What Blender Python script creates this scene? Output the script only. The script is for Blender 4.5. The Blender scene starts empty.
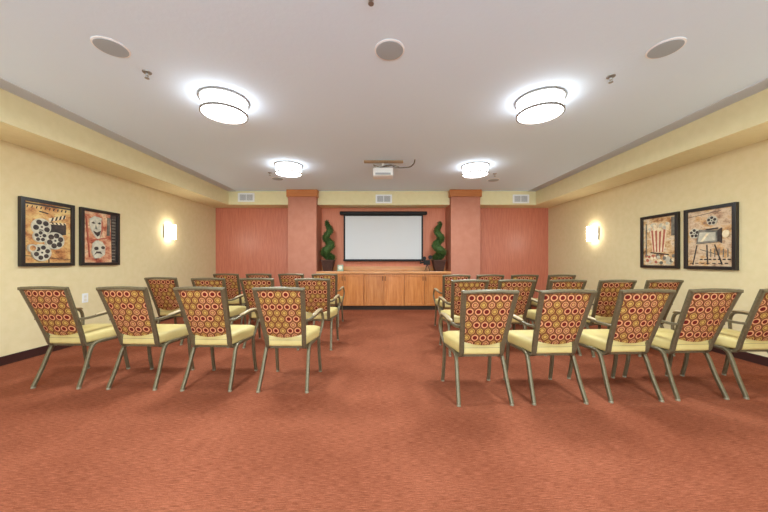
import bpy, bmesh, math, random
from mathutils import Vector, Matrix
PI = math.pi
random.seed(7)
scn = bpy.context.scene
COL = scn.collection
EYE = 1.16
FPX = 299.0

# ------------------------------------------------------------------ camera
cd = bpy.data.cameras.new('camera'); cam = bpy.data.objects.new('camera', cd); COL.objects.link(cam)
cam.location = (0, 0, EYE); cam.rotation_euler = (PI/2, 0, 0)
cd.sensor_width = 36; cd.lens = FPX/768*36
cd.shift_x = 3/768; cd.shift_y = 4.5/768
cd.clip_start = .05; cd.clip_end = 60
scn.camera = cam
# ------------------------------------------------------------------ world, exposure
w = bpy.data.worlds.new('world'); scn.world = w; w.use_nodes = True
w.node_tree.nodes['Background'].inputs[0].default_value = (.73, .90, 1, 1)
w.node_tree.nodes['Background'].inputs[1].default_value = 3.3
vs = scn.view_settings
vs.view_transform = 'Standard'; vs.look = 'None'; vs.gamma = 1; vs.use_curve_mapping = False
vs.exposure = 0.6
DRUM = 5.2       # emission of the drum diffusers
SCONCE = 11.0     # emission of the wall sconce shades
DOWN = 31.0       # watts of the lamp behind each drum's lower diffuser

# ------------------------------------------------------------------ materials
def srgb(c):
    return tuple(((v/255)/12.92 if v/255 <= .04045 else ((v/255+.055)/1.055)**2.4) for v in c) + (1,)
def mat(name, rgb, rough=.6, metal=0, spec=.5, lin=False):
    m = bpy.data.materials.new(name); m.use_nodes = True
    b = m.node_tree.nodes['Principled BSDF']
    b.inputs['Base Color'].default_value = rgb+(1,) if lin else srgb(rgb)
    b.inputs['Roughness'].default_value = rough; b.inputs['Metallic'].default_value = metal
    b.inputs['Specular IOR Level'].default_value = spec
    return m
class NT:
    """small helper to write node trees"""
    def __init__(s, m): s.m = m; s.t = m.node_tree; s.b = s.t.nodes['Principled BSDF']
    def n(s, kind, **kw):
        o = s.t.nodes.new(kind)
        for k, v in kw.items(): setattr(o, k, v)
        return o
    def l(s, a, b): s.t.links.new(a, b)
    def put(s, sock, v):
        if isinstance(v, (int, float)): sock.default_value = v
        else: s.l(v, sock)
    def math(s, op, a, b=0, c=None):
        o = s.n('ShaderNodeMath', operation=op); s.put(o.inputs[0], a); s.put(o.inputs[1], b)
        if c is not None: s.put(o.inputs[2], c)
        return o.outputs[0]
    def coord(s, scale=(1, 1, 1), kind='Object'):
        tc = s.n('ShaderNodeTexCoord'); mp = s.n('ShaderNodeMapping'); mp.inputs['Scale'].default_value = scale
        s.l(tc.outputs[kind], mp.inputs[0]); return mp.outputs[0]
    def noise(s, vec, scale=5, detail=3, rough=.5):
        o = s.n('ShaderNodeTexNoise'); o.inputs['Scale'].default_value = scale
        o.inputs['Detail'].default_value = detail; o.inputs['Roughness'].default_value = rough
        s.l(vec, o.inputs['Vector']); return o.outputs['Fac']
    def ramp(s, fac, stops):
        r = s.n('ShaderNodeValToRGB'); e = r.color_ramp.elements
        while len(e) < len(stops): e.new(.5)
        for i, (p, c) in enumerate(stops): e[i].position = p; e[i].color = srgb(c)
        s.l(fac, r.inputs[0]); return r.outputs[0]
    def bump(s, h, strength=.3, dist=.01):
        o = s.n('ShaderNodeBump'); o.inputs['Strength'].default_value = strength; o.inputs['Distance'].default_value = dist
        s.l(h, o.inputs['Height']); s.l(o.outputs[0], s.b.inputs['Normal'])
    def mix(s, fac, a, b):
        o = s.n('ShaderNodeMix', data_type='RGBA'); s.put(o.inputs[0], fac)
        for sock, v in ((o.inputs[6], a), (o.inputs[7], b)):
            if isinstance(v, tuple): sock.default_value = srgb(v)
            else: s.l(v, sock)
        return o.outputs[2]
    def base(s, c): s.l(c, s.b.inputs['Base Color'])

def noisy(name, a, b, scale=(1, 1, 1), ns=5, rough=.6, bump=0, dist=.005, detail=4, lo=.35, hi=.65, spec=.3, metal=0):
    m = mat(name, a, rough, metal, spec); t = NT(m)
    f = t.noise(t.coord(scale), ns, detail)
    t.base(t.ramp(f, [(lo, a), (hi, b)]))
    if bump: t.bump(f, bump, dist)
    return m

M = {}
# carpet: ribbed loop pile, rust red with soft mottling
m = M['carpet'] = mat('carpet', (160, 84, 66), 1, 0, .05); t = NT(m)
f1 = t.noise(t.coord((6, 100, 1)), 3, 4, .7); f2 = t.noise(t.coord((1, 1.4, 1)), 1.3, 3); f3 = t.noise(t.coord((1, 1, 1)), 180, 2)
c1 = t.ramp(f1, [(.32, (114, 64, 42)), (.5, (152, 86, 61)), (.68, (184, 112, 84))])
c2 = t.ramp(f2, [(.35, (232, 226, 222)), (.65, (255, 255, 255))])
mx = t.n('ShaderNodeMix', data_type='RGBA', blend_type='MULTIPLY'); mx.inputs[0].default_value = 1
t.l(c1, mx.inputs[6]); t.l(c2, mx.inputs[7])
c3 = t.ramp(f3, [(.3, (200, 200, 200)), (.7, (255, 255, 255))])
my = t.n('ShaderNodeMix', data_type='RGBA', blend_type='MULTIPLY'); my.inputs[0].default_value = .7
t.l(mx.outputs[2], my.inputs[6]); t.l(c3, my.inputs[7]); t.base(my.outputs[2])
t.bump(f1, .5, .006)
# ceiling: white knock-down texture
m = M['ceiling'] = mat('ceiling_paint', (224, 240, 255), .9, 0, .1); t = NT(m)
t.bump(t.noise(t.coord(), 28, 5, .6), .2, .008)
M['shade_strip'] = mat('soffit_shade_grey', (206, 214, 222), .8, 0, .2)  # grey of the soffit's shadow along the ceiling edges
M['yellow'] = noisy('yellow_wall_paint', (219, 200, 154), (223, 204, 160), (1, 1, 1), 12, .8, .04, .002, spec=.15)
M['soffit'] = noisy('soffit_paint', (230, 218, 172), (234, 222, 178), (1, 1, 1), 12, .8, .04, .002, spec=.15)
# salmon vinyl wall covering with fine upright strands
m = M['salmon'] = mat('salmon_vinyl', (186, 98, 78), .33, 0, .7); t = NT(m)
f = t.noise(t.coord((60, 60, 2.2)), 1.6, 4, .6)
t.base(t.ramp(f, [(.3, (188, 104, 78)), (.5, (202, 118, 92)), (.72, (214, 134, 108))])); t.bump(f, .15, .003)
m = M['alcove'] = mat('orange_vinyl', (200, 112, 84), .55, 0, .35); t = NT(m)
f = t.noise(t.coord((60, 60, 2.2)), 1.6, 4, .6)
t.base(t.ramp(f, [(.3, (202, 118, 84)), (.7, (216, 134, 100))]))
M['column'] = noisy('salmon_column_paint', (182, 119, 96), (189, 127, 104), (1, 1, 1), 6, .7, 0, spec=.2)
M['base'] = mat('dark_baseboard', (58, 30, 25), .5, 0, .4)
def wood(name, a, b, c, sc=(9, 9, .9), rough=.35):
    m = mat(name, b, rough, 0, .4); t = NT(m)
    f = t.noise(t.coord(sc), 3, 5, .6); oi = t.n('ShaderNodeObjectInfo')
    h = t.n('ShaderNodeHueSaturation'); t.l(t.math('ADD', .90, t.math('MULTIPLY', oi.outputs['Random'], .18)), h.inputs['Value'])
    t.l(t.ramp(f, [(.25, a), (.5, b), (.75, c)]), h.inputs['Color']); t.base(h.outputs[0]); t.bump(f, .05, .002); return m
M['maple'] = wood('honey_maple', (176, 102, 46), (196, 122, 62), (212, 142, 80))
M['maple_top'] = wood('honey_maple_top', (196, 130, 74), (210, 146, 90), (222, 162, 106), (.9, 9, 9), .3)
M['cap'] = wood('column_cap_wood', (176, 104, 56), (188, 116, 64), (200, 130, 76), (.9, 9, 9))
M['toe'] = mat('toe_kick', (60, 44, 32), .7)
M['plank'] = wood('plank_wood', (128, 98, 66), (146, 114, 80), (162, 130, 94), (.9, 9, 9), .6)
M['metal'] = noisy('bronze_taupe_metal', (102, 90, 66), (112, 100, 76), (1, 1, 1), 60, .36, 0, spec=.5, metal=.35)
M['glide'] = mat('clear_glide', (132, 118, 94), .4)
M['pad'] = mat('tan_arm_pad', (168, 146, 108), .35, 0, .5)
M['vinyl'] = noisy('yellow_green_vinyl', (196, 174, 110), (202, 180, 118), (1, 1, 1), 14, .5, .05, .003, spec=.35)
M['black'] = mat('black_satin', (26, 22, 20), .55, 0, .25)
M['frameblack'] = mat('frame_espresso', (38, 33, 29), .3, 0, .5)
M['screen'] = mat('screen_cloth', (208, 207, 206), .8, 0, .1)
M['white'] = mat('white_plastic', (232, 230, 226), .4)
M['vent'] = mat('white_vent_metal', (240, 240, 240), .45)
M['dark'] = mat('vent_dark', (158, 158, 158), .8)
M['grey'] = mat('speaker_grille', (172, 180, 185), .8, 0, .1)
M['nickel'] = mat('brushed_nickel', (150, 146, 140), .35, .7)
M['handle'] = mat('dark_bronze_pull', (88, 56, 36), .4, .5)
M['cable'] = mat('cable_grey', (92, 88, 84), .5)
M['leaf'] = noisy('boxwood_leaf', (38, 58, 26), (78, 104, 46), (1, 1, 1), 26, .6, 0, spec=.3)
M['bark'] = mat('trunk_brown', (70, 48, 32), .9)
M['basket'] = noisy('woven_basket', (48, 28, 22), (86, 52, 38), (1, 1, 3), 40, .7, .6, .01)
M['jade'] = mat('pale_green_ceramic', (150, 168, 140), .4)
M['ivory'] = mat('ivory', (224, 216, 194), .5)
def emit(name, rgb, s):
    m = mat(name, (235, 235, 232), .5); b = m.node_tree.nodes['Principled BSDF']
    b.inputs['Emission Color'].default_value = rgb + (1,); b.inputs['Emission Strength'].default_value = s; return m
M['drum'] = emit('glowing_drum_shade', (.97, .98, 1), DRUM)
M['sconce'] = emit('glowing_sconce_shade', (1, .93, .82), SCONCE)

# chair fabric: rows of red dots in peach rings between rows of small ochre rings
m = M['fabric'] = mat('dotted_fabric', (190, 140, 90), .85, 0, .15); t = NT(m)
tc = t.n('ShaderNodeTexCoord'); sp = t.n('ShaderNodeSeparateXYZ'); t.l(tc.outputs['Object'], sp.inputs[0])
oi = t.n('ShaderNodeObjectInfo')
PX, PZ = .0635, .0555
u = t.math('ADD', t.math('DIVIDE', sp.outputs[0], PX), t.math('MULTIPLY', oi.outputs['Random'], 1.0))
v = t.math('DIVIDE', t.math('SUBTRACT', sp.outputs[2], .871 - PZ/2 - 40*PZ), PZ)
row = t.math('FLOOR', v)
par = t.math('MODULO', row, 2)                          # 0 on dot rows
uu = t.math('ADD', u, t.math('MULTIPLY', par, .5))
ci = t.math('FLOOR', uu)
fu = t.math('SUBTRACT', t.math('SUBTRACT', uu, ci), .5)
fv = t.math('MULTIPLY', t.math('SUBTRACT', t.math('SUBTRACT', v, row), .5), PZ/PX)
r = t.math('SQRT', t.math('ADD', t.math('MULTIPLY', fu, fu), t.math('MULTIPLY', fv, fv)))
wn = t.n('ShaderNodeTexWhiteNoise', noise_dimensions='3D'); cb = t.n('ShaderNodeCombineXYZ')
t.l(ci, cb.inputs[0]); t.l(row, cb.inputs[1]); t.l(t.math('MULTIPLY', oi.outputs['Random'], 37.7), cb.inputs[2]); t.l(cb.outputs[0], wn.inputs[0])
rnd = wn.outputs['Value']
isdot = t.math('MULTIPLY', t.math('LESS_THAN', par, .5), t.math('GREATER_THAN', rnd, .2))
def step(fac, stops):
    o = t.ramp(fac, stops); o.node.color_ramp.interpolation = 'LINEAR'; return o
RED, PEACH, BRN, OCH, YEL, BG = (104, 30, 22), (214, 150, 106), (112, 60, 36), (188, 136, 84), (190, 150, 78), (140, 96, 50)
dot = step(r, [(.26, RED), (.29, PEACH), (.39, PEACH), (.43, BRN), (.52, BRN), (.58, BG)])
ring = step(r, [(.19, YEL), (.21, BRN), (.28, BRN), (.30, YEL), (.36, YEL), (.40, BRN), (.50, BRN), (.56, BG)])
ring2 = step(r, [(.18, OCH), (.20, BRN), (.28, BRN), (.30, PEACH), (.36, PEACH), (.40, BRN), (.50, BRN), (.56, BG)])
rr = t.mix(t.math('GREATER_THAN', rnd, .62), ring, ring2)
t.base(t.mix(isdot, rr, dot))
t.bump(t.noise(t.coord(), 400, 2), .15, .001)

# painted artwork grounds
def artmat(name, cs, seed, sc=5):
    m = mat(name, cs[0], .45, 0, .3); t = NT(m)
    tc = t.n('ShaderNodeTexCoord'); mp = t.n('ShaderNodeMapping'); mp.inputs['Location'].default_value = (seed, seed*2, seed*3)
    mp.inputs['Scale'].default_value = (1, 1, 1.5); t.l(tc.outputs['Object'], mp.inputs[0])
    f = t.noise(mp.outputs[0], sc, 6, .65); n = len(cs)
    c = t.ramp(f, [(.30 + .40*i/(n-1), k) for i, k in enumerate(cs)])
    g = t.noise(mp.outputs[0], 34, 3, .7)
    t.base(t.mix(t.math('MULTIPLY', t.math('GREATER_THAN', g, .6), .35), c, (90, 52, 34))); return m
M['art_reel'] = artmat('art_ground_amber', [(92, 50, 34), (186, 124, 74), (214, 166, 104), (224, 196, 130), (176, 108, 58)], 1)
M['art_mask'] = artmat('art_ground_rust', [(90, 46, 38), (176, 92, 66), (208, 150, 112), (226, 190, 150), (128, 84, 54)], 5)
M['art_corn'] = artmat('art_ground_gold', [(88, 58, 40), (182, 128, 78), (216, 178, 130), (226, 206, 172), (150, 92, 70)], 9, 7)
M['art_cam'] = artmat('art_ground_buff', [(102, 68, 52), (190, 152, 118), (216, 188, 154), (204, 154, 98), (140, 106, 92)], 13)
M['a_pale'] = noisy('art_pale_paint', (180, 172, 152), (212, 202, 176), (1, 1, 1), 20, .5)
M['a_grey'] = noisy('art_grey_paint', (92, 88, 80), (140, 132, 116), (1, 1, 1), 16, .5)
M['a_dark'] = noisy('art_dark_paint', (48, 42, 40), (80, 66, 58), (1, 1, 1), 20, .5)
M['a_red'] = noisy('art_brick_paint', (168, 84, 64), (190, 110, 84), (1, 1, 1), 20, .5)
M['a_cream'] = noisy('art_cream_paint', (226, 200, 156), (240, 224, 190), (1, 1, 1), 20, .5)

# ------------------------------------------------------------------ mesh tools
class MB:
    def __init__(s): s.bm = bmesh.new(); s.mi = 0
    def _tag(s, faces):
        for f in faces: f.material_index = s.mi
    def box(s, x0, x1, y0, y1, z0, z1, bev=0, seg=2):
        r = bmesh.ops.create_cube(s.bm, size=1)
        for v in r['verts']:
            v.co = Vector(((x0+x1)/2 + v.co.x*(x1-x0), (y0+y1)/2 + v.co.y*(y1-y0), (z0+z1)/2 + v.co.z*(z1-z0)))
        s._tag({f for v in r['verts'] for f in v.link_faces})
        if bev:
            es = list({e for v in r['verts'] for e in v.link_edges})
            q = bmesh.ops.bevel(s.bm, geom=es, offset=bev, segments=seg, profile=.5, affect='EDGES')
            s._tag(q['faces'])
        return s
    def loft(s, rings, cap=True, closed=True):
        R = [[s.bm.verts.new(p) for p in ring] for ring in rings]; fs = []
        for a, b in zip(R, R[1:]):
            n = len(a)
            for i in range(n if closed else n-1):
                fs.append(s.bm.faces.new((a[i], a[(i+1) % n], b[(i+1) % n], b[i])))
        if cap:
            fs.append(s.bm.faces.new(R[0][::-1])); fs.append(s.bm.faces.new(R[-1]))
        s._tag(fs); return s
    def sweep(s, pts, w, h=None, n=0, smooth=0, up=(1, 0, 0), taper=None):
        """sweep a rounded section along pts; w across 'up' axis direction, h the other way"""
        h = h or w
        P = [Vector(p) for p in pts]
        if smooth: P = catmull(P, smooth)
        rings = []; U0 = Vector(up)
        for i, p in enumerate(P):
            T = (P[min(i+1, len(P)-1)] - P[max(i-1, 0)]).normalized()
            V = T.cross(U0).normalized(); U = V.cross(T).normalized()
            k = taper(i/(len(P)-1)) if taper else 1
            if n: ring = [p + U*(w/2*k*math.cos(2*PI*j/n)) + V*(h/2*k*math.sin(2*PI*j/n)) for j in range(n)]
            else:
                c = .72
                ring = [p + U*(w/2*k*a) + V*(h/2*k*b) for a, b in ((1, -c), (1, c), (c, 1), (-c, 1), (-1, c), (-1, -c), (-c, -1), (c, -1))]
            rings.append(ring)
        return s.loft(rings)
    def lathe(s, prof, c=(0, 0, 0), n=32, cap=True):
        return s.loft([[(c[0]+r*math.cos(2*PI*j/n), c[1]+r*math.sin(2*PI*j/n), c[2]+z) for j in range(n)] for r, z in prof], cap)
    def prism(s, poly, a, b, axis='y'):
        """extrude a 2-D polygon (x,z) between y=a and y=b (axis y) or (x,y) between z"""
        f = (lambda p, q: (p[0], q, p[1])) if axis == 'y' else (lambda p, q: (p[0], p[1], q))
        return s.loft([[f(p, a) for p in poly], [f(p, b) for p in poly]])
    def build(s, name, mats, parent=None, smooth=None):
        bmesh.ops.recalc_face_normals(s.bm, faces=s.bm.faces)
        me = bpy.data.meshes.new(name); s.bm.to_mesh(me); s.bm.free()
        for k in (mats if isinstance(mats, (list, tuple)) else [mats]): me.materials.append(M[k] if isinstance(k, str) else k)
        o = bpy.data.objects.new(name, me); COL.objects.link(o)
        if parent: o.parent = parent
        if smooth is not None:
            me.polygons.foreach_set('use_smooth', [True]*len(me.polygons))
            me.set_sharp_from_angle(angle=math.radians(smooth))
        return o
def catmull(P, k):
    out = []
    Q = [P[0]*2-P[1]] + P + [P[-1]*2-P[-2]]
    for i in range(1, len(Q)-2):
        a, b, c, d = Q[i-1:i+3]
        for j in range(k):
            u = j/k
            out.append(.5*((2*b) + (c-a)*u + (2*a-5*b+4*c-d)*u*u + (3*b-a-3*c+d)*u**3))
    out.append(P[-1]); return out
def circ(cx, cz, rx, rz=None, n=24, a0=0, a1=2*PI, end=False):
    rz = rz or rx; m = n if not end else n-1
    return [(cx+rx*math.cos(a0+(a1-a0)*i/m), cz+rz*math.sin(a0+(a1-a0)*i/m)) for i in range(n)]
def tag(o, label=None, cat=None, group=None, kind=None):
    for k, v in (('label', label), ('category', cat), ('group', group), ('kind', kind)):
        if v: o[k] = v
    return o
def thing(name, loc, label, cat, rz=0, group=None):
    o = bpy.data.objects.new(name, None); COL.objects.link(o); o.empty_display_size = .1
    o.location = loc; o.rotation_euler = (0, 0, rz); return tag(o, label, cat, group)
def struct(name, mb, mats, **kw): return tag(mb.build(name, mats, **kw), kind='structure')
def copy_tree(o, parent=None):
    c = o.copy(); COL.objects.link(c)
    if parent: c.parent = parent
    for ch in list(o.children): copy_tree(ch, c)
    return c

# ------------------------------------------------------------------ the room
XL, XR, YB, YF = -4.19, 4.24, 7.58, -2.2
ZC, ZS = EYE+1.65, EYE+1.33         # ceiling, soffit underside
SL, SR, SY = -3.63, 3.69, 7.12      # soffit faces
T = .12
struct('floor', MB().box(XL-T, XR+T, YF-T, YB+T, -.1, 0), 'carpet')
struct('ceiling', MB().box(XL-T, XR+T, YF-T, YB+T, ZC, ZC+.1), 'ceiling')
struct('wall_left', MB().box(XL-T, XL, YF, YB, 0, ZC), 'yellow')
struct('wall_right', MB().box(XR, XR+T, YF, YB, 0, ZC), 'yellow')
# unseen wall behind the viewer; wide opening added to let in world fill light
mb = MB(); mb.box(XL-T, -3.5, YF-T, YF, 0, ZC); mb.box(3.5, XR+T, YF-T, YF, 0, ZC); mb.box(-3.5, 3.5, YF-T, YF, 2.55, ZC)
struct('wall_front', mb, 'yellow')
CLX0, CLX1, CRX0, CRX1, CY = -2.168, -1.508, 1.632, 2.312, 6.97
mb = MB(); mb.box(XL-T, CLX1, YB, YB+T, 0, ZC); mb.box(CRX0, XR+T, YB, YB+T, 0, ZC); mb.mi = 1; mb.box(CLX1, CRX0, YB, YB+T, 0, ZC)
struct('wall_back', mb, ['salmon', 'alcove'])
struct('wall_pillar_left', MB().box(CLX0, CLX1, CY, YB, 0, ZC), 'column')
struct('wall_pillar_right', MB().box(CRX0, CRX1, CY, YB, 0, ZC), 'column')
struct('ceiling_soffit_left', MB().box(XL, SL, YF, YB, ZS, ZC), 'soffit')
struct('ceiling_soffit_right', MB().box(SR, XR, YF, YB, ZS, ZC), 'soffit')
mb = MB(); mb.box(SL, CLX0, SY, YB, ZS, ZC); mb.box(CLX1, CRX0, SY, YB, ZS, ZC); mb.box(CRX1, SR, SY, YB, ZS, ZC)
struct('ceiling_soffit_back', mb, 'soffit')
for i, (a, b) in enumerate(((CLX0, CLX1), (CRX0, CRX1))):
    mb = MB(); mb.box(a-.03, b+.03, CY-.03, SY, ZC-.165, ZC, .004)
    struct('trim_%d' % (i+1), mb, 'cap')
struct('trim_3', MB().box(SL, -3.43, YF, SY, ZC-.006, ZC), 'shade_strip')  # shadow beside each soffit, built as a thin grey strip
struct('trim_4', MB().box(3.49, SR, YF, SY, ZC-.006, ZC), 'shade_strip')  # the right soffit's shadow, likewise a thin grey strip
def prof_base(name, x0, x1, y0, y1): struct(name, MB().box(x0, x1, y0, y1, 0, .1, .004), 'base')
prof_base('baseboard_left', XL, XL+.015, YF, YB)
prof_base('baseboard_right', XR-.015, XR, YF, YB)
mb = MB(); mb.box(XL+.015, CLX0, YB-.015, YB, 0, .1, .004); mb.box(CRX1, XR-.015, YB-.015, YB, 0, .1, .004)
struct('baseboard_back', mb, 'base')

# ------------------------------------------------------------------ cabinets and counter
HC = .906
CX0, CX1 = (323.4-381)/42.9, (444.6-381)/42.9
UW = (CX1-CX0)/3
def cabinet(x0, x1, label, hl, hr):
    c = thing('base_cabinet', ((x0+x1)/2, CY+.01, 0), label, 'cabinet', group='maple base cabinets under the counter')
    h = (x1-x0)/2; mb = MB(); mb.box(-h, h, .022, YB-CY-.03, .1, HC-.05); mb.mi = 1; mb.box(-h, h, .07, YB-CY-.03, 0, .1)
    mb.build('body', ['maple', 'toe'], c)
    for s in (-1, 1):
        a, b = (-h+.010, -.006) if s < 0 else (.006, h-.010)
        mb = MB(); z0, z1 = .105, HC-.065
        # frame-and-panel door
        mb.box(a, a+.055, 0, .02, z0, z1, .005); mb.box(b-.055, b, 0, .02, z0, z1, .003)
        mb.box(a+.055, b-.055, 0, .02, z0, z0+.055, .003); mb.box(a+.055, b-.055, 0, .02, z1-.055, z1, .003)
        mb.box(a+.055, b-.055, .014, .02, z0+.055, z1-.055)
        d = mb.build('door', 'maple', c)
        hx = s*.032; mb = MB()
        mb.sweep([(hx, .0, z1-.05), (hx, -.024, z1-.058), (hx, -.028, z1-.1), (hx, -.024, z1-.142), (hx, 0, z1-.15)], .014, .01, 8, 4)
        hd = mb.build('handle', 'handle', d, smooth=50); hd['label'] = 'curved dark metal pull'
for i, w_ in enumerate(('left', 'middle', 'right')):
    lab = ['two-door honey maple cabinet under the left topiary', 'two-door honey maple cabinet centred under the projection screen',
           'two-door honey maple cabinet under the toy film camera and right topiary'][i]
    cabinet(CX0+i*UW+.001, CX0+(i+1)*UW-.001, lab, 0, 0)
for k, (a, b) in enumerate(((CLX1, CX0), (CX1, CRX0))):
    struct('trim_%d' % (5+k), MB().box(a, b, CY+.02, CY+.06, 0, HC-.05), 'maple')
mb = MB(); mb.box(CLX1+.002, CRX0-.002, CY+.0, YB-.004, HC-.05, HC); mb.box(CLX1, CRX0, CY-.025, CY, HC-.05, HC, .004)
ct = mb.build('countertop', 'maple_top')
mb = MB(); mb.box(CLX1+.002, CRX0-.002, YB-.024, YB-.004, HC, HC+.105, .003); struct('trim_7', mb, 'maple_top')
tag(ct, 'long honey maple countertop with low backsplash spanning the alcove between the pillars', 'countertop')

# ------------------------------------------------------------------ projection screen
s = thing('projection_screen', ((383.4-381)/40.1, 7.47, 0), 'wide pull-down projection screen with black borders hanging in the alcove', 'projection screen')
x0, x1 = (345.2-383.4)/40.1, (421.5-383.4)/40.1
zt, zb = EYE+(260.5-216)/40.1, EYE+(260.5-259.2)/40.1
mb = MB(); mb.box(-1.09, 1.09, -.04, .06, zt+.03, zt+.115, .02, 3); mb.build('case', 'black', s, smooth=40)
mb = MB(); mb.box(x0, x1, 0, .004, zb, zt); mb.build('screen_surface', 'screen', s)
mb = MB(); mb.box(x0-.04, x0, -.001, .004, zb-.01, zt+.04); mb.box(x1, x1+.04, -.001, .004, zb-.01, zt+.04); mb.box(x0, x1, -.001, .004, zt, zt+.04)
mb.build('black_border', 'black', s)
mb = MB(); mb.box(x0-.05, x1+.05, -.012, .016, zb-.055, zb, .008); mb.build('bottom_bar', 'black', s)
for k in (-1, 1):
    mb = MB(); mb.box(k*1.0-.02, k*1.0+.02, .05, YB-7.475, zt+.05, zt+.1); mb.build('wall_bracket', 'black', s)

# ------------------------------------------------------------------ topiaries
def topiary(x, y, H, label, sgn, ph):
    c = thing('spiral_topiary', (x, y, HC), label, 'topiary', group='spiral topiaries on the counter')
    mb = MB(); n = 4
    mb.loft([[(k*cx, k*cy, z) for cx, cy in ((-1, -1), (1, -1), (1, 1), (-1, 1))] for k, z in ((.10, 0), (.145, .24), (.155, .24), (.155, .27), (.135, .27), (.13, .22))])
    mb.build('planter', 'basket', c)
    mb = MB(); mb.sweep([(0, 0, .2), (.006, 0, H*.6), (0, 0, H-.05)], .026, .026, 8); mb.build('trunk', 'bark', c)
    rnd = random.Random(int(ph*10)+3)
    mb = MB(); turns = 2.5; N = 4600
    for i in range(N):
        tt = rnd.random()**1.25
        a = ph + sgn*2*PI*turns*tt
        R = .062*(1-tt)**.7 + .022; tube = .092*(1-tt)**.6 + .038
        z = .30 + (H-.34)*tt
        c0 = Vector((R*math.cos(a), R*math.sin(a), z))
        # leaf on the surface of the coil
        th, phi = rnd.uniform(0, 2*PI), math.acos(rnd.uniform(-1, 1))
        nrm = Vector((math.sin(phi)*math.cos(th), math.sin(phi)*math.sin(th), math.cos(phi)*.8))
        p = c0 + nrm*tube*rnd.uniform(.75, 1.05)
        L = rnd.uniform(.013, .022); tdir = (nrm*.7+Vector((rnd.uniform(-1, 1), rnd.uniform(-1, 1), rnd.uniform(-1, 1)))*.6).normalized()
        sd = tdir.cross(Vector((rnd.uniform(-1, 1), rnd.uniform(-1, 1), rnd.uniform(-1, 1)))).normalized()*L*.45
        vs_ = [mb.bm.verts.new(q) for q in (p, p+tdir*L*.5+sd, p+tdir*L, p+tdir*L*.5-sd)]
        mb.bm.faces.new(vs_)
    # dense inner body of the coil
    pts = []
    for i in range(61):
        tt = i/60; a = ph + sgn*2*PI*turns*tt; R = .062*(1-tt)**.7 + .022
        pts.append((R*math.cos(a), R*math.sin(a), .30+(H-.34)*tt))
    mb.sweep(pts, .165, .165, 10, up=(0, 0, 1), taper=lambda q: (1-q)**.6*.9+.38)
    mb.build('foliage', 'leaf', c)
topiary((328-381)/41.4, 7.24, 1.24, 'green spiral topiary in a dark basket at the left end of the counter', 1, .6)
topiary((438.8-381)/41.4, 7.24, 1.22, 'green spiral topiary in a dark basket at the right end of the counter', -1, 2.4)

# small pale green ornament and toy film camera
c = thing('desk_clock', ((340.4-381)/42, 7.13, HC), 'small pale green and white boxy desk clock on the counter beside the left topiary', 'clock')
mb = MB(); mb.box(-.07, .07, -.03, .03, .012, .15, .012); mb.box(-.08, .08, -.035, .035, 0, .014, .004); mb.build('case', 'jade', c)
mb = MB(); mb.loft([[(p[0], q, p[1]) for p in circ(0, .085, .048)] for q in (-.036, -.028)]); mb.build('dial', 'ivory', c)
mb = MB(); mb.sweep([(-.05, 0, .15), (-.03, 0, .18), (.03, 0, .18), (.05, 0, .15)], .008, .008, 6, 4, up=(0, 1, 0)); mb.build('handle', 'nickel', c)
c = thing('toy_film_camera', ((427.2-381)/42, 7.12, HC), 'small black vintage film camera model on a tripod, standing on the counter', 'film camera')
mb = MB(); mb.box(-.085, .065, -.035, .035, .15, .265, .006); mb.build('camera_body', 'black', c)
for cx, cz, r_ in ((-.07, .305, .045), (.075, .33, .05)):
    mb = MB(); mb.loft([[(p[0], q, p[1]) for p in circ(cx, cz, r_)] for q in (-.016, .012)])
    mb.lathe([(.006, 0), (.006, .01)], (cx, 0, cz), 8); mb.build('film_reel', 'black', c)
mb = MB(); mb.sweep([(-.075, 0, .21), (-.14, 0, .205)], .04, .04, 12, up=(0, 1, 0)); mb.sweep([(-.14, 0, .205), (-.17, 0, .205)], .062, .062, 12, up=(0, 1, 0)); mb.build('lens', 'black', c)
mb = MB(); mb.sweep([(-.055, 0, .25), (-.06, 0, .28)], .012, .012, 8); mb.build('reel_arm', 'black', c)
mb = MB(); mb.sweep([(.045, 0, .25), (.065, 0, .30)], .012, .012, 8); mb.build('reel_arm', 'black', c)
for dx, dy in ((-.06, -.03), (.06, -.03), (0, .06)):
    mb = MB(); mb.sweep([(dx*.1, dy*.1, .165), (dx, dy, 0)], .016, .016, 6); mb.build('leg', 'black', c)

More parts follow.
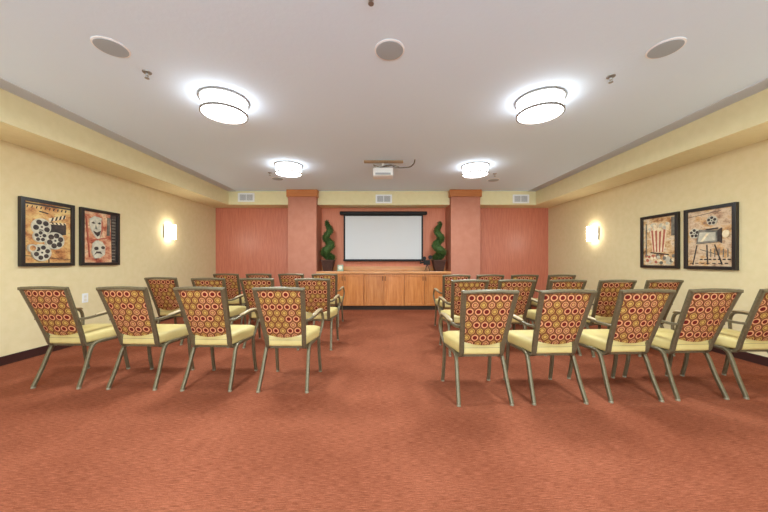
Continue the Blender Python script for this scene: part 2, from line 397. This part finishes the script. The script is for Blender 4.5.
# ------------------------------------------------------------------ pictures
def picture(y0, y1, z0, z1, side, label, art):
    yc = (y0+y1)/2; W, H = abs(y1-y0), z1-z0
    x = XL if side < 0 else XR
    c = thing('framed_picture', (x, yc, z0), label, 'picture', rz=PI/2 if side < 0 else -PI/2, group='framed film-themed pictures on the %s wall' % ('left' if side < 0 else 'right'))
    b, D = .042, .045
    mb = MB()
    for a in ((-W/2, -W/2+b, 0, H), (W/2-b, W/2, 0, H), (-W/2+b, W/2-b, 0, b), (-W/2+b, W/2-b, H-b, H)):
        mb.box(a[0], a[1], -D, 0, a[2], a[3], .003)
    mb.build('frame', 'frameblack', c)
    w, h = W-2*b, H-2*b
    A = MB(); A.box(-w/2, w/2, -.022, -.002, b, b+h)
    def P(pts): return [(-w/2+u_*w, b+v_*h) for u_, v_ in pts]
    lay = [0]
    def shape(pts, mi):
        lay[0] += 1; A.mi = mi; q = -.022-.0006*lay[0]; A.prism(P(pts), q, -.0215)
    k = w/h
    def disc(u_, v_, r_, mi, sx=1, n=24): shape([(u_+r_*sx*math.cos(2*PI*i/n), v_+r_*k*math.sin(2*PI*i/n)) for i in range(n)], mi)
    def bar(u0, v0, u1, v1, t_, mi):
        dx, dy = u1-u0, (v1-v0)/k; L = math.hypot(dx, dy); nx, ny = -dy/L*t_/2, dx/L*t_/2*k
        shape([(u0+nx, v0+ny), (u1+nx, v1+ny), (u1-nx, v1-ny), (u0-nx, v0-ny)], mi)
    def reel(u_, v_, r_, n=6, sx=1, hole=.30, a0=.3):
        disc(u_, v_, r_, 1, sx)
        lay[0] += 1
        for i in range(n):
            a = a0+2*PI*i/n; lay[0] -= 1
            disc(u_+r_*.6*sx*math.cos(a), v_+r_*.6*k*math.sin(a), r_*hole, 3, sx, 12)
        disc(u_, v_, r_*.12, 3, sx, 10)
    mats = {'reel': ['art_reel'], 'mask': ['art_mask'], 'corn': ['art_corn'], 'cam': ['art_cam']}[art] + ['a_pale', 'a_grey', 'a_dark', 'a_red', 'a_cream']
    if art == 'reel':
        shape([(0, .955), (1, .955), (1, .985), (0, .985)], 3)
        for i in range(10): bar(.06+i*.09, .90, .08+i*.09, .94, .02, 3)
        bar(0, .12, 1, .05, .012, 3); bar(.5, 0, .5, .12, .01, 3); bar(.3, .86, .48, .84, .02, 3)
        shape([(.52, .44), (.88, .50), (.88, .68), (.52, .66)], 3)
        shape([(.5, .70), (.87, .79), (.87, .85), (.5, .76)], 5)
        for i in range(4): shape([(.53+i*.09, .705+i*.022), (.57+i*.09, .715+i*.022), (.60+i*.09, .785+i*.022), (.56+i*.09, .775+i*.022)], 3)
        shape([(.52, .66), (.87, .67), (.87, .71), (.52, .69)], 5)
        for i in range(4): shape([(.56+i*.09, .665), (.60+i*.09, .665), (.57+i*.09, .70), (.53+i*.09, .70)], 3)
        reel(.33, .60, .20, 5, a0=.8); reel(.30, .44, .14, 5); reel(.33, .17, .20, 6, sx=1, hole=.26)
        reel(.61, .38, .21, 6)
        disc(.14, .24, .09, 1); disc(.14, .24, .06, 0)
    elif art == 'mask':
        shape([(.84, 0), (1, 0), (1, 1), (.80, 1)], 3)
        for i in range(14): bar(.84, .06+i*.065, .95, .06+i*.065, .03, 2)
        shape([(.68, .55), (.76, .55), (.78, .93), (.70, .93)], 2)
        shape([(.17, .86), (.3, .92), (.5, .90), (.55, .80), (.54, .64), (.48, .52), (.42, .44), (.34, .50), (.22, .62), (.16, .74)], 1)
        shape([(.50, .88), (.55, .80), (.54, .64), (.44, .47), (.49, .62)], 4)
        shape([(.20, .78), (.26, .81), (.32, .775), (.26, .765)], 3); shape([(.38, .775), (.44, .81), (.49, .78), (.44, .765)], 3)
        shape([(.33, .76), (.36, .68), (.40, .67), (.36, .66), (.31, .67)], 2)
        shape([(.25, .63), (.36, .60), (.48, .64), (.44, .55), (.38, .52), (.31, .56)], 3)
        shape([(.25, .38), (.36, .44), (.52, .42), (.62, .32), (.60, .16), (.46, .09), (.30, .08), (.22, .2)], 1)
        disc(.34, .28, .05, 3, 1.3); disc(.54, .30, .045, 3, 1.3)
        shape([(.27, .14), (.34, .22), (.47, .22), (.52, .16), (.44, .18), (.34, .18)], 3)
        bar(.22, .44, .66, .50, .03, 4); bar(.06, .9, .16, .1, .02, 4)
    elif art == 'corn':
        shape([(.22, .74), (.74, .74), (.66, .28), (.30, .28)], 5)
        for i in range(4):
            a, b2 = .22+.52*(2*i)/8+.03, .22+.52*(2*i+1)/8+.03; c2, d2 = .30+.36*(2*i)/8+.02, .30+.36*(2*i+1)/8+.02
            lay[0] -= 1 if i else 0
            shape([(a, .74), (b2, .74), (d2, .28), (c2, .28)], 4)
        rr_ = random.Random(5)
        for i in range(26):
            lay[0] = 6 + i*.15; disc(rr_.uniform(.16, .8), rr_.uniform(.73, .86), rr_.uniform(.035, .06), 5 if i % 3 else 1, 1, 9)
        for i in range(30):
            lay[0] = 6 + i*.15; disc(rr_.uniform(.06, .95), rr_.uniform(.05, .2), rr_.uniform(.035, .06), (5, 1, 4, 2)[i % 4], 1, 9)
        shape([(.88, .6), (.97, .6), (.97, .97), (.88, .97)], 2); bar(.25, .27, .8, .22, .03, 3); bar(.1, .2, .1, .9, .02, 2)
    else:
        bar(.0, .9, .75, .96, .012, 3)
        bar(.22, .38, .12, .02, .03, 3); bar(.45, .38, .47, .03, .03, 3); bar(.62, .38, .78, .03, .03, 3); bar(.3, .3, .7, .2, .014, 3)
        for i in range(7): lay[0] = 12; bar(.3+i*.1, .12, .35+i*.1, .12, .03, 3); bar(.06+i*.13, .05, .12+i*.13, .05, .02, 3)
        for i in range(6): lay[0] = 12; bar(.45+i*.09, .16, .45+i*.09, .30, .01, 2)
        reel(.57, .80, .115, 5); reel(.17, .60, .125, 5)
        shape([(.22, .40), (.70, .42), (.72, .62), (.28, .66)], 2)
        shape([(.26, .44), (.66, .45), (.66, .59), (.30, .61)], 1)
        shape([(.32, .44), (.38, .44), (.52, .58), (.46, .58)], 5)
        bar(.45, .65, .7, .66, .03, 3)
        shape([(.70, .44), (.78, .40), (.78, .66), (.70, .62)], 3); disc(.87, .55, .09, 5, .8)
    A.build('artwork', mats, c)
picture(3.446, 4.054, 1.09, 1.905, -1, 'black framed film reel and clapperboard picture on the left wall, nearer one', 'reel')
picture(4.144, 4.752, 1.09, 1.905, -1, 'black framed theatre mask picture on the left wall, nearer the sconce', 'mask')
picture(4.234, 4.843, 1.045, 1.855, 1, 'black framed popcorn picture on the right wall, nearer the sconce', 'corn')
picture(3.538, 4.149, 1.045, 1.855, 1, 'black framed movie camera picture on the right wall, nearer one', 'cam')

# ------------------------------------------------------------------ wall sconces, outlet
def sconce(y, side, z0, label):
    c = thing('wall_sconce', (XL if side < 0 else XR, y, z0), label, 'wall lamp', rz=PI/2 if side < 0 else -PI/2, group='box sconces on the side walls')
    mb = MB(); mb.box(-.125, .125, -.03, 0, .01, .27, .004); mb.build('back_plate', 'nickel', c)
    mb = MB(); n = 12
    top = [(-.115, -.03), (-.115, -.082)] + [(-.1+.2*i/6, -.094-.006*math.sin(PI*i/6)) for i in range(7)] + [(.115, -.082), (.115, -.03)]
    mb.loft([[(p[0], p[1], z) for p in top] for z in (0, .28)]); mb.build('shade', 'sconce', c, smooth=40)
sconce(5.88, -1, 1.585, 'lit box sconce on the left wall')
sconce(5.93, 1, 1.555, 'lit box sconce on the right wall')
for y in (2.35, -.9):  # the pair behind the viewer is added to light the near half
    sconce(y, -1, 1.585, 'lit box sconce on the left wall outside the picture, towards the viewer' if y > 0 else 'lit box sconce added for fill on the left wall behind the viewer')
    sconce(y, 1, 1.555, 'lit box sconce on the right wall outside the picture, towards the viewer' if y > 0 else 'lit box sconce added for fill on the right wall behind the viewer')
c = thing('wall_outlet', (XL, 4.23, .565), 'white outlet plate low on the left wall below the pictures', 'outlet', rz=PI/2)
mb = MB(); mb.box(-.042, .042, -.008, 0, 0, .13, .003); mb.build('plate', 'white', c)
for k in (.035, .08):
    mb = MB(); mb.box(-.017, .017, -.010, -.006, k-.012, k+.022, .003); mb.build('socket', 'ivory', c)

# ------------------------------------------------------------------ ceiling fittings
def drum(x, y, label, rz=0.0):
    c = thing('drum_ceiling_light', (x, y, ZC), label, 'ceiling light', rz=rz, group='drum lights on the ceiling')
    R = .222
    mb = MB(); mb.lathe([(R-.012, -.012), (R-.012, -.145), (R-.02, -.149), (.05, -.150)], n=48); mb.build('shade', 'drum', c, smooth=40)
    ld = bpy.data.lights.new('drum_lamp', 'AREA'); ld.shape = 'DISK'; ld.size = .40; ld.energy = DOWN; ld.color = (.80, .94, 1)
    lo = bpy.data.objects.new('drum_lamp', ld); COL.objects.link(lo); lo.parent = c; lo.location = (0, 0, -.159)
    for name, z0, z1, ro in (('ceiling_ring', -.020, 0, R+.014), ('lower_ring', -.156, -.136, R+.003)):
        mb = MB(); q = 48
        mb.loft([[(r_*math.cos(2*PI*j/q), r_*math.sin(2*PI*j/q), z) for j in range(q)] for r_, z in ((ro-.013, z0), (ro, z0), (ro, z1), (ro-.013, z1), (ro-.013, z0))], cap=False)
        mb.build(name, 'nickel', c, smooth=40)
    for k in range(3):
        a = -PI/2+k*2*PI/3
        mb = MB(); cx, cy = (R-.006)*math.cos(a), (R-.006)*math.sin(a)
        mb.sweep([(cx, cy, -.01), (cx, cy, -.142)], .007, .007, 6); mb.build('strut', 'nickel', c)
drum(-1.607, 3.07, 'glowing drum ceiling light, nearer one on the left side', .2)
drum(1.63, 3.07, 'glowing drum ceiling light, nearer one on the right side', 0)
drum(-1.60, 5.18, 'glowing drum ceiling light, far one on the left near the pillar', .3)
drum(1.645, 5.22, 'glowing drum ceiling light, far one on the right near the pillar', .1)
for x, y, lab in ((-1.6, .93, 'left, just above the viewer'), (1.63, .93, 'right, just above the viewer'), (-1.6, -1.3, 'left, behind the viewer'), (1.63, -1.3, 'right, behind the viewer')):  # unseen drums added to light the near half of the room
    drum(x, y, 'glowing drum ceiling light added for fill outside the picture on the ' + lab)

def speaker(x, y, label):
    c = thing('ceiling_speaker', (x, y, ZC), label, 'speaker', group='round speakers in the ceiling')
    mb = MB(); mb.lathe([(.118, 0), (.118, -.004), (.108, -.007)], n=40, cap=True); mb.build('rim', 'vent', c, smooth=40)
    mb = MB(); mb.lathe([(.107, -.006), (.104, -.010), (.05, -.012)], n=40); mb.build('grille', 'grey', c, smooth=40)
speaker(-2.086, 2.313, 'round flush ceiling speaker, front left')
speaker(.067, 2.344, 'round flush ceiling speaker, front centre above the aisle')
speaker(2.21, 2.324, 'round flush ceiling speaker, front right')
speaker(-2.08, 6.02, 'round flush ceiling speaker beyond the far left drum light')
speaker(2.30, 6.12, 'round flush ceiling speaker beyond the far right drum light')
def sprinkler(x, y, label):
    c = thing('fire_sprinkler', (x, y, ZC), label, 'sprinkler', group='sprinkler heads on the ceiling')
    mb = MB(); mb.lathe([(.036, 0), (.034, -.006), (.016, -.012)], n=20); mb.build('escutcheon', 'nickel', c, smooth=40)
    mb = MB(); mb.lathe([(.012, -.010), (.010, -.03), (.006, -.034)], n=12)
    mb.sweep([(.01, 0, -.028), (.013, 0, -.04), (.003, 0, -.052)], .004, .004, 6); mb.sweep([(-.01, 0, -.028), (-.013, 0, -.04), (-.003, 0, -.052)], .004, .004, 6)
    mb.build('nozzle', 'nickel', c, smooth=40)
    mb = MB(); mb.lathe([(.018, -.052), (.018, -.055)], n=12); mb.build('deflector', 'nickel', c)
sprinkler(-2.05, 2.62, 'small brass sprinkler head on the ceiling left of the near left drum light')
sprinkler(2.06, 2.68, 'small brass sprinkler head on the ceiling right of the near right drum light')
sprinkler(-2.09, 5.62, 'small sprinkler head beside the far left drum light')
sprinkler(2.16, 5.68, 'small sprinkler head beside the far right drum light')
sprinkler(-.062, 1.86, 'small sprinkler head on the ceiling at the top edge of the view')

def vent(x, z, label):
    c = thing('wall_vent', (x, SY, z), label, 'vent', group='white vents along the back soffit')
    W, H = .39, .205
    mb = MB()
    for a in ((-W/2, W/2, 0, .032), (-W/2, W/2, H-.032, H), (-W/2, -W/2+.04, .032, H-.032), (W/2-.04, W/2, .032, H-.032), (-.012, .012, .032, H-.032)):
        mb.box(a[0], a[1], -.012, 0, a[2], a[3])
    mb.build('frame', 'vent', c)
    mb = MB(); mb.box(-W/2+.03, W/2-.03, -.003, 0, .025, H-.025); mb.build('duct_opening', 'dark', c)
    mb = MB()
    for i in range(14):
        xx = -W/2+.052+i*(W-.104)/13
        if abs(xx) < .014: continue
        mb.box(xx-.003, xx+.003, -.010, -.002, .03, H-.03)
    mb.build('louvre', 'vent', c)
vent((246.3-381)/42, EYE+(260.5-201.8)/42, 'white grille vent on the back soffit, left of the left pillar')
vent((383.8-381)/42, EYE+(260.5-203.2)/42, 'white grille vent on the back soffit above the projection screen')
vent((520.8-381)/42, EYE+(260.5-203.2)/42, 'white grille vent on the back soffit, right of the right pillar')

# projector
PXC = (383-381)/61
c = thing('video_projector', (PXC, 4.88, ZC), 'white video projector hung under a wooden plank on the ceiling', 'projector')
mb = MB(); mb.box(-.165, .165, 0, .24, -.262, -.13, .012); mb.build('body', 'white', c, smooth=40)
mb = MB(); mb.box(-.125, .125, -.004, .004, -.25, -.216)
mb.build('vent_grille', 'dark', c)
mb = MB(); mb.lathe([(.035, 0), (.035, .02)], n=20); lens = mb.build('lens', 'black', c); lens.location = (.06, .25, -.17); lens.rotation_euler = (-PI/2, 0, 0)
mb = MB(); mb.sweep([(0, .1, 0), (0, .1, -.135)], .045, .045, 12); mb.box(-.07, .07, .04, .16, -.132, -.126); mb.build('ceiling_mount', 'white', c)
tag(MB().box((364.2-381)/60.5, (403.2-381)/60.5, 4.92, 4.97, ZC-.035, ZC, .003).build('mounting_plank', 'plank'), 'short brown wooden plank fixed flat on the ceiling above the projector', 'plank')
mb = MB()
mb.sweep([(-.01, 4.90, ZC-.125), (.06, 4.86, ZC-.115), (.16, 4.86, ZC-.10), (.24, 4.86, ZC-.135), (.38, 4.86, ZC-.14), (.48, 4.87, ZC-.12), (.54, 4.88, ZC-.06), (.555, 4.89, ZC)], .02, .02, 8, 5, up=(0, 1, 0))
mb.sweep([(-.09, 4.86, ZC-.13), (-.12, 4.84, ZC-.10), (-.02, 4.84, ZC-.14), (.08, 4.85, ZC-.13), (.2, 4.85, ZC-.11), (.3, 4.86, ZC-.13)], .010, .010, 6, 5, up=(0, 1, 0))
tag(mb.build('projector_cable', 'cable', smooth=50), 'grey cable looping from the projector to the ceiling on its right', 'cable')

# ------------------------------------------------------------------ chairs
def tz(z): return max(0, (z-.36)/.568)
def py(z): return .10-.20*tz(z)**1.1
def hw(z): return .163+.042*tz(z)
def make_chair():
    c = thing('stacking_armchair', (0, 0, 0), 'x', 'chair')
    mb = MB()
    for s in (-1, 1):
        pts = [(s*.172, .20, .375), (s*.168, .135, .36)] + [(s*hw(z), py(z), z) for z in (.385, .45, .55, .65, .75, .85, .905)]
        pts.append((s*.204, py(.93)+.001, .925))
        mb.sweep(pts, .038, .026, 0, 3)
    top = [(u_*.215, py(.925)-.012*(1-u_*u_), .914+.010*(1-u_*u_)) for u_ in [-1+i/6 for i in range(13)]]
    mb.sweep(top, .030, .028, 0, up=(0, 1, 0))
    mb.sweep([(-.165, .085, .44), (.165, .085, .44)], .02, .02, 8, up=(0, 1, 0))
    mb.build('back_frame', 'metal', c, smooth=50)
    # padded back panel
    mb = MB(); nu, nv = 12, 12; z1 = .903
    def pt(u_, v_, side):
        zb_ = .470 + .028*u_*u_; z = zb_+(z1-zb_)*v_; wd = hw(z)-.014
        e = (1-abs(u_)**6)*(1-abs(2*v_-1)**8)
        y = py(z)-.016*(1-u_*u_) + (-.006-.010*e if side else .012+.014*e)
        return (u_*wd, y, z)
    for side in (0, 1):
        G = [[mb.bm.verts.new(pt(-1+2*i/nu, j/nv, side)) for i in range(nu+1)] for j in range(nv+1)]
        for j in range(nv):
            for i in range(nu): mb.bm.faces.new((G[j][i], G[j][i+1], G[j+1][i+1], G[j+1][i]))
        if side == 0: G0 = G
    ring = lambda G: [G[0][i] for i in range(nu)]+[G[j][nu] for j in range(nv)]+[G[nv][i] for i in range(nu, 0, -1)]+[G[j][0] for j in range(nv, 0, -1)]
    a, b = ring(G0), ring(G)
    for i in range(len(a)): mb.bm.faces.new((a[i], a[(i+1) % len(a)], b[(i+1) % len(a)], b[i]))
    mb.build('backrest', 'fabric', c, smooth=60)
    # seat cushion
    out = []
    cor = [(-.178, .075, .03), (.178, .075, .03), (.235, .535, .06), (-.235, .535, .06)]
    for q, (cx, cy, r_) in enumerate(cor):
        sx, sy = (1 if cx > 0 else -1), (1 if cy > .3 else -1)
        a0 = {(-1, -1): PI, (1, -1): 1.5*PI, (1, 1): 0, (-1, 1): .5*PI}[(sx, sy)]
        for i in range(7):
            a = a0+PI/2*i/6; out.append((cx-sx*r_+r_*math.cos(a), cy-sy*r_+r_*math.sin(a)))
    rings = []
    for k, z, in ((.95, .383), (.99, .390), (1.0, .405), (1.0, .438), (.985, .455), (.95, .468), (.85, .477), (.6, .485), (.3, .489), (.02, .49)):
        rings.append([(x*k, .305+(y-.305)*k, z + (.006 if y > .45 and z > .43 else 0) - (.012 if y > .5 and k > .94 and z > .45 else 0)) for x, y in out])
    mb = MB(); mb.loft(rings); mb.build('seat', 'vinyl', c, smooth=50)
    mb = MB()
    mb.box(-.17, .17, .10, .125, .36, .385, .003); mb.box(-.20, .20, .43, .455, .36, .385, .003); mb.box(-.16, .16, .12, .44, .374, .384)
    mb.build('seat_frame', 'metal', c)
    for s in (-1, 1):
        mb = MB(); mb.sweep([(s*.205, .44, .372), (s*.20, .30, .374), (s*.195, .20, .374), (s*.196, .15, .358), (s*.199, .118, .305), (s*.206, .065, .16), (s*.215, 0, .012)], .028, .028, 0, 4, up=(1, 0, 0))
        mb.mi = 1; mb.lathe([(.017, 0), (.017, .008), (.013, .018)], (s*.215, .0, 0), 12); mb.build('leg', ['metal', 'glide'], c, smooth=50)
    for s in (-1, 1):
        mb = MB(); mb.sweep([(s*.216, .445, .43), (s*.218, .447, .36), (s*.220, .465, .18), (s*.224, .50, .012)], .027, .027, 0, 4, up=(1, 0, 0))
        mb.mi = 1; mb.lathe([(.017, 0), (.017, .008), (.013, .018)], (s*.224, .50, 0), 12); mb.build('leg', ['metal', 'glide'], c, smooth=50)
    for s in (-1, 1):
        mb = MB(); mb.sweep([(s*.219, .447, .37), (s*.232, .455, .42), (s*.250, .47, .49), (s*.256, .475, .56), (s*.250, .45, .625), (s*.244, .40, .648), (s*.241, .32, .650), (s*.237, .20, .640), (s*.225, .07, .628), (s*.200, .012, .628)], .026, .020, 0, 4, up=(1, 0, 0))
        a_ = mb.build('arm', 'metal', c, smooth=50)
        mb = MB(); mb.sweep([(s*.248, .465, .643), (s*.246, .43, .662), (s*.243, .37, .668), (s*.240, .28, .664), (s*.237, .20, .655), (s*.232, .14, .648)], .040, .022, 10, 4, up=(1, 0, 0), taper=lambda q: min(1, .45+4*min(q, 1-q)))
        p_ = mb.build('arm_pad', 'pad', a_, smooth=60); p_['label'] = 'smooth tan arm pad'
    return c
proto = make_chair()
# x, depth of rear feet, yaw degrees
N1 = 'bronze metal armchair, dotted fabric back and yellow seat, in the nearest left row, '
rows = [
 ('chairs in the nearest row, left block', [
  (-2.947, 2.71, -2, 'patterned armchair in the nearest left row, closest to the left wall'),
  (-2.24, 2.685, -2, 'patterned armchair in the nearest left row, second from the left wall'),
  (-1.553, 2.655, -1.5, 'patterned armchair in the nearest left row, second from the aisle'),
  (-.866, 2.63, -1, 'patterned armchair in the nearest left row, at the aisle')]),
 ('chairs in the middle row, left block', [
  (-2.96, 4.12, -3, 'patterned armchair in the middle left row, closest to the left wall'),
  (-2.245, 3.98, -2, 'patterned armchair in the middle left row, second from the left wall'),
  (-1.60, 3.95, -2, 'patterned armchair in the middle left row, second from the aisle'),
  (-.862, 3.87, -1, 'patterned armchair in the middle left row, at the aisle')]),
 ('chairs in the far row, left block', [
  (-2.67, 5.25, -2, 'patterned armchair in the far left row, closest to the left wall'),
  (-2.107, 5.25, -2, 'patterned armchair in the far left row, second from the left wall'),
  (-1.545, 5.24, -2, 'patterned armchair in the far left row, second from the aisle'),
  (-.965, 5.22, -1, 'patterned armchair in the far left row, at the aisle in front of the cabinets')]),
 ('chairs in the nearest row, right block', [
  (.835, 2.39, 2, 'patterned armchair in the nearest right row, at the aisle'),
  (1.447, 2.415, 2, 'patterned armchair in the nearest right row, second from the aisle'),
  (2.093, 2.45, 2.5, 'patterned armchair in the nearest right row, third from the aisle'),
  (2.675, 2.49, 3, 'patterned armchair in the nearest right row, fourth from the aisle'),
  (3.28, 2.52, 3, 'patterned armchair in the nearest right row, cut off by the right picture edge')]),
 ('chairs in the middle row, right block', [
  (1.05, 3.62, 1, 'patterned armchair in the middle right row, at the aisle'),
  (1.62, 3.66, 1, 'patterned armchair in the middle right row, second from the aisle'),
  (2.215, 3.64, 2, 'patterned armchair in the middle right row, third from the aisle'),
  (2.77, 3.60, 2.5, 'patterned armchair in the middle right row, fourth from the aisle'),
  (3.34, 3.62, 3, 'patterned armchair in the middle right row, closest to the right wall')]),
 ('chairs in the far row, right block', [
  (1.20, 4.85, 1, 'patterned armchair in the far right row, at the aisle in front of the cabinets'),
  (1.75, 4.88, 1, 'patterned armchair in the far right row, second from the aisle'),
  (2.30, 4.88, 2, 'patterned armchair in the far right row, third from the aisle'),
  (2.88, 4.86, 2, 'patterned armchair in the far right row, closest to the right wall')]),
]
first = True
for g, L in rows:
    for x, y, a, lab in L:
        o = proto if first else copy_tree(proto); first = False
        o.location = (x, y, 0); o.rotation_euler = (0, 0, math.radians(a)); o['label'] = lab; o['group'] = g
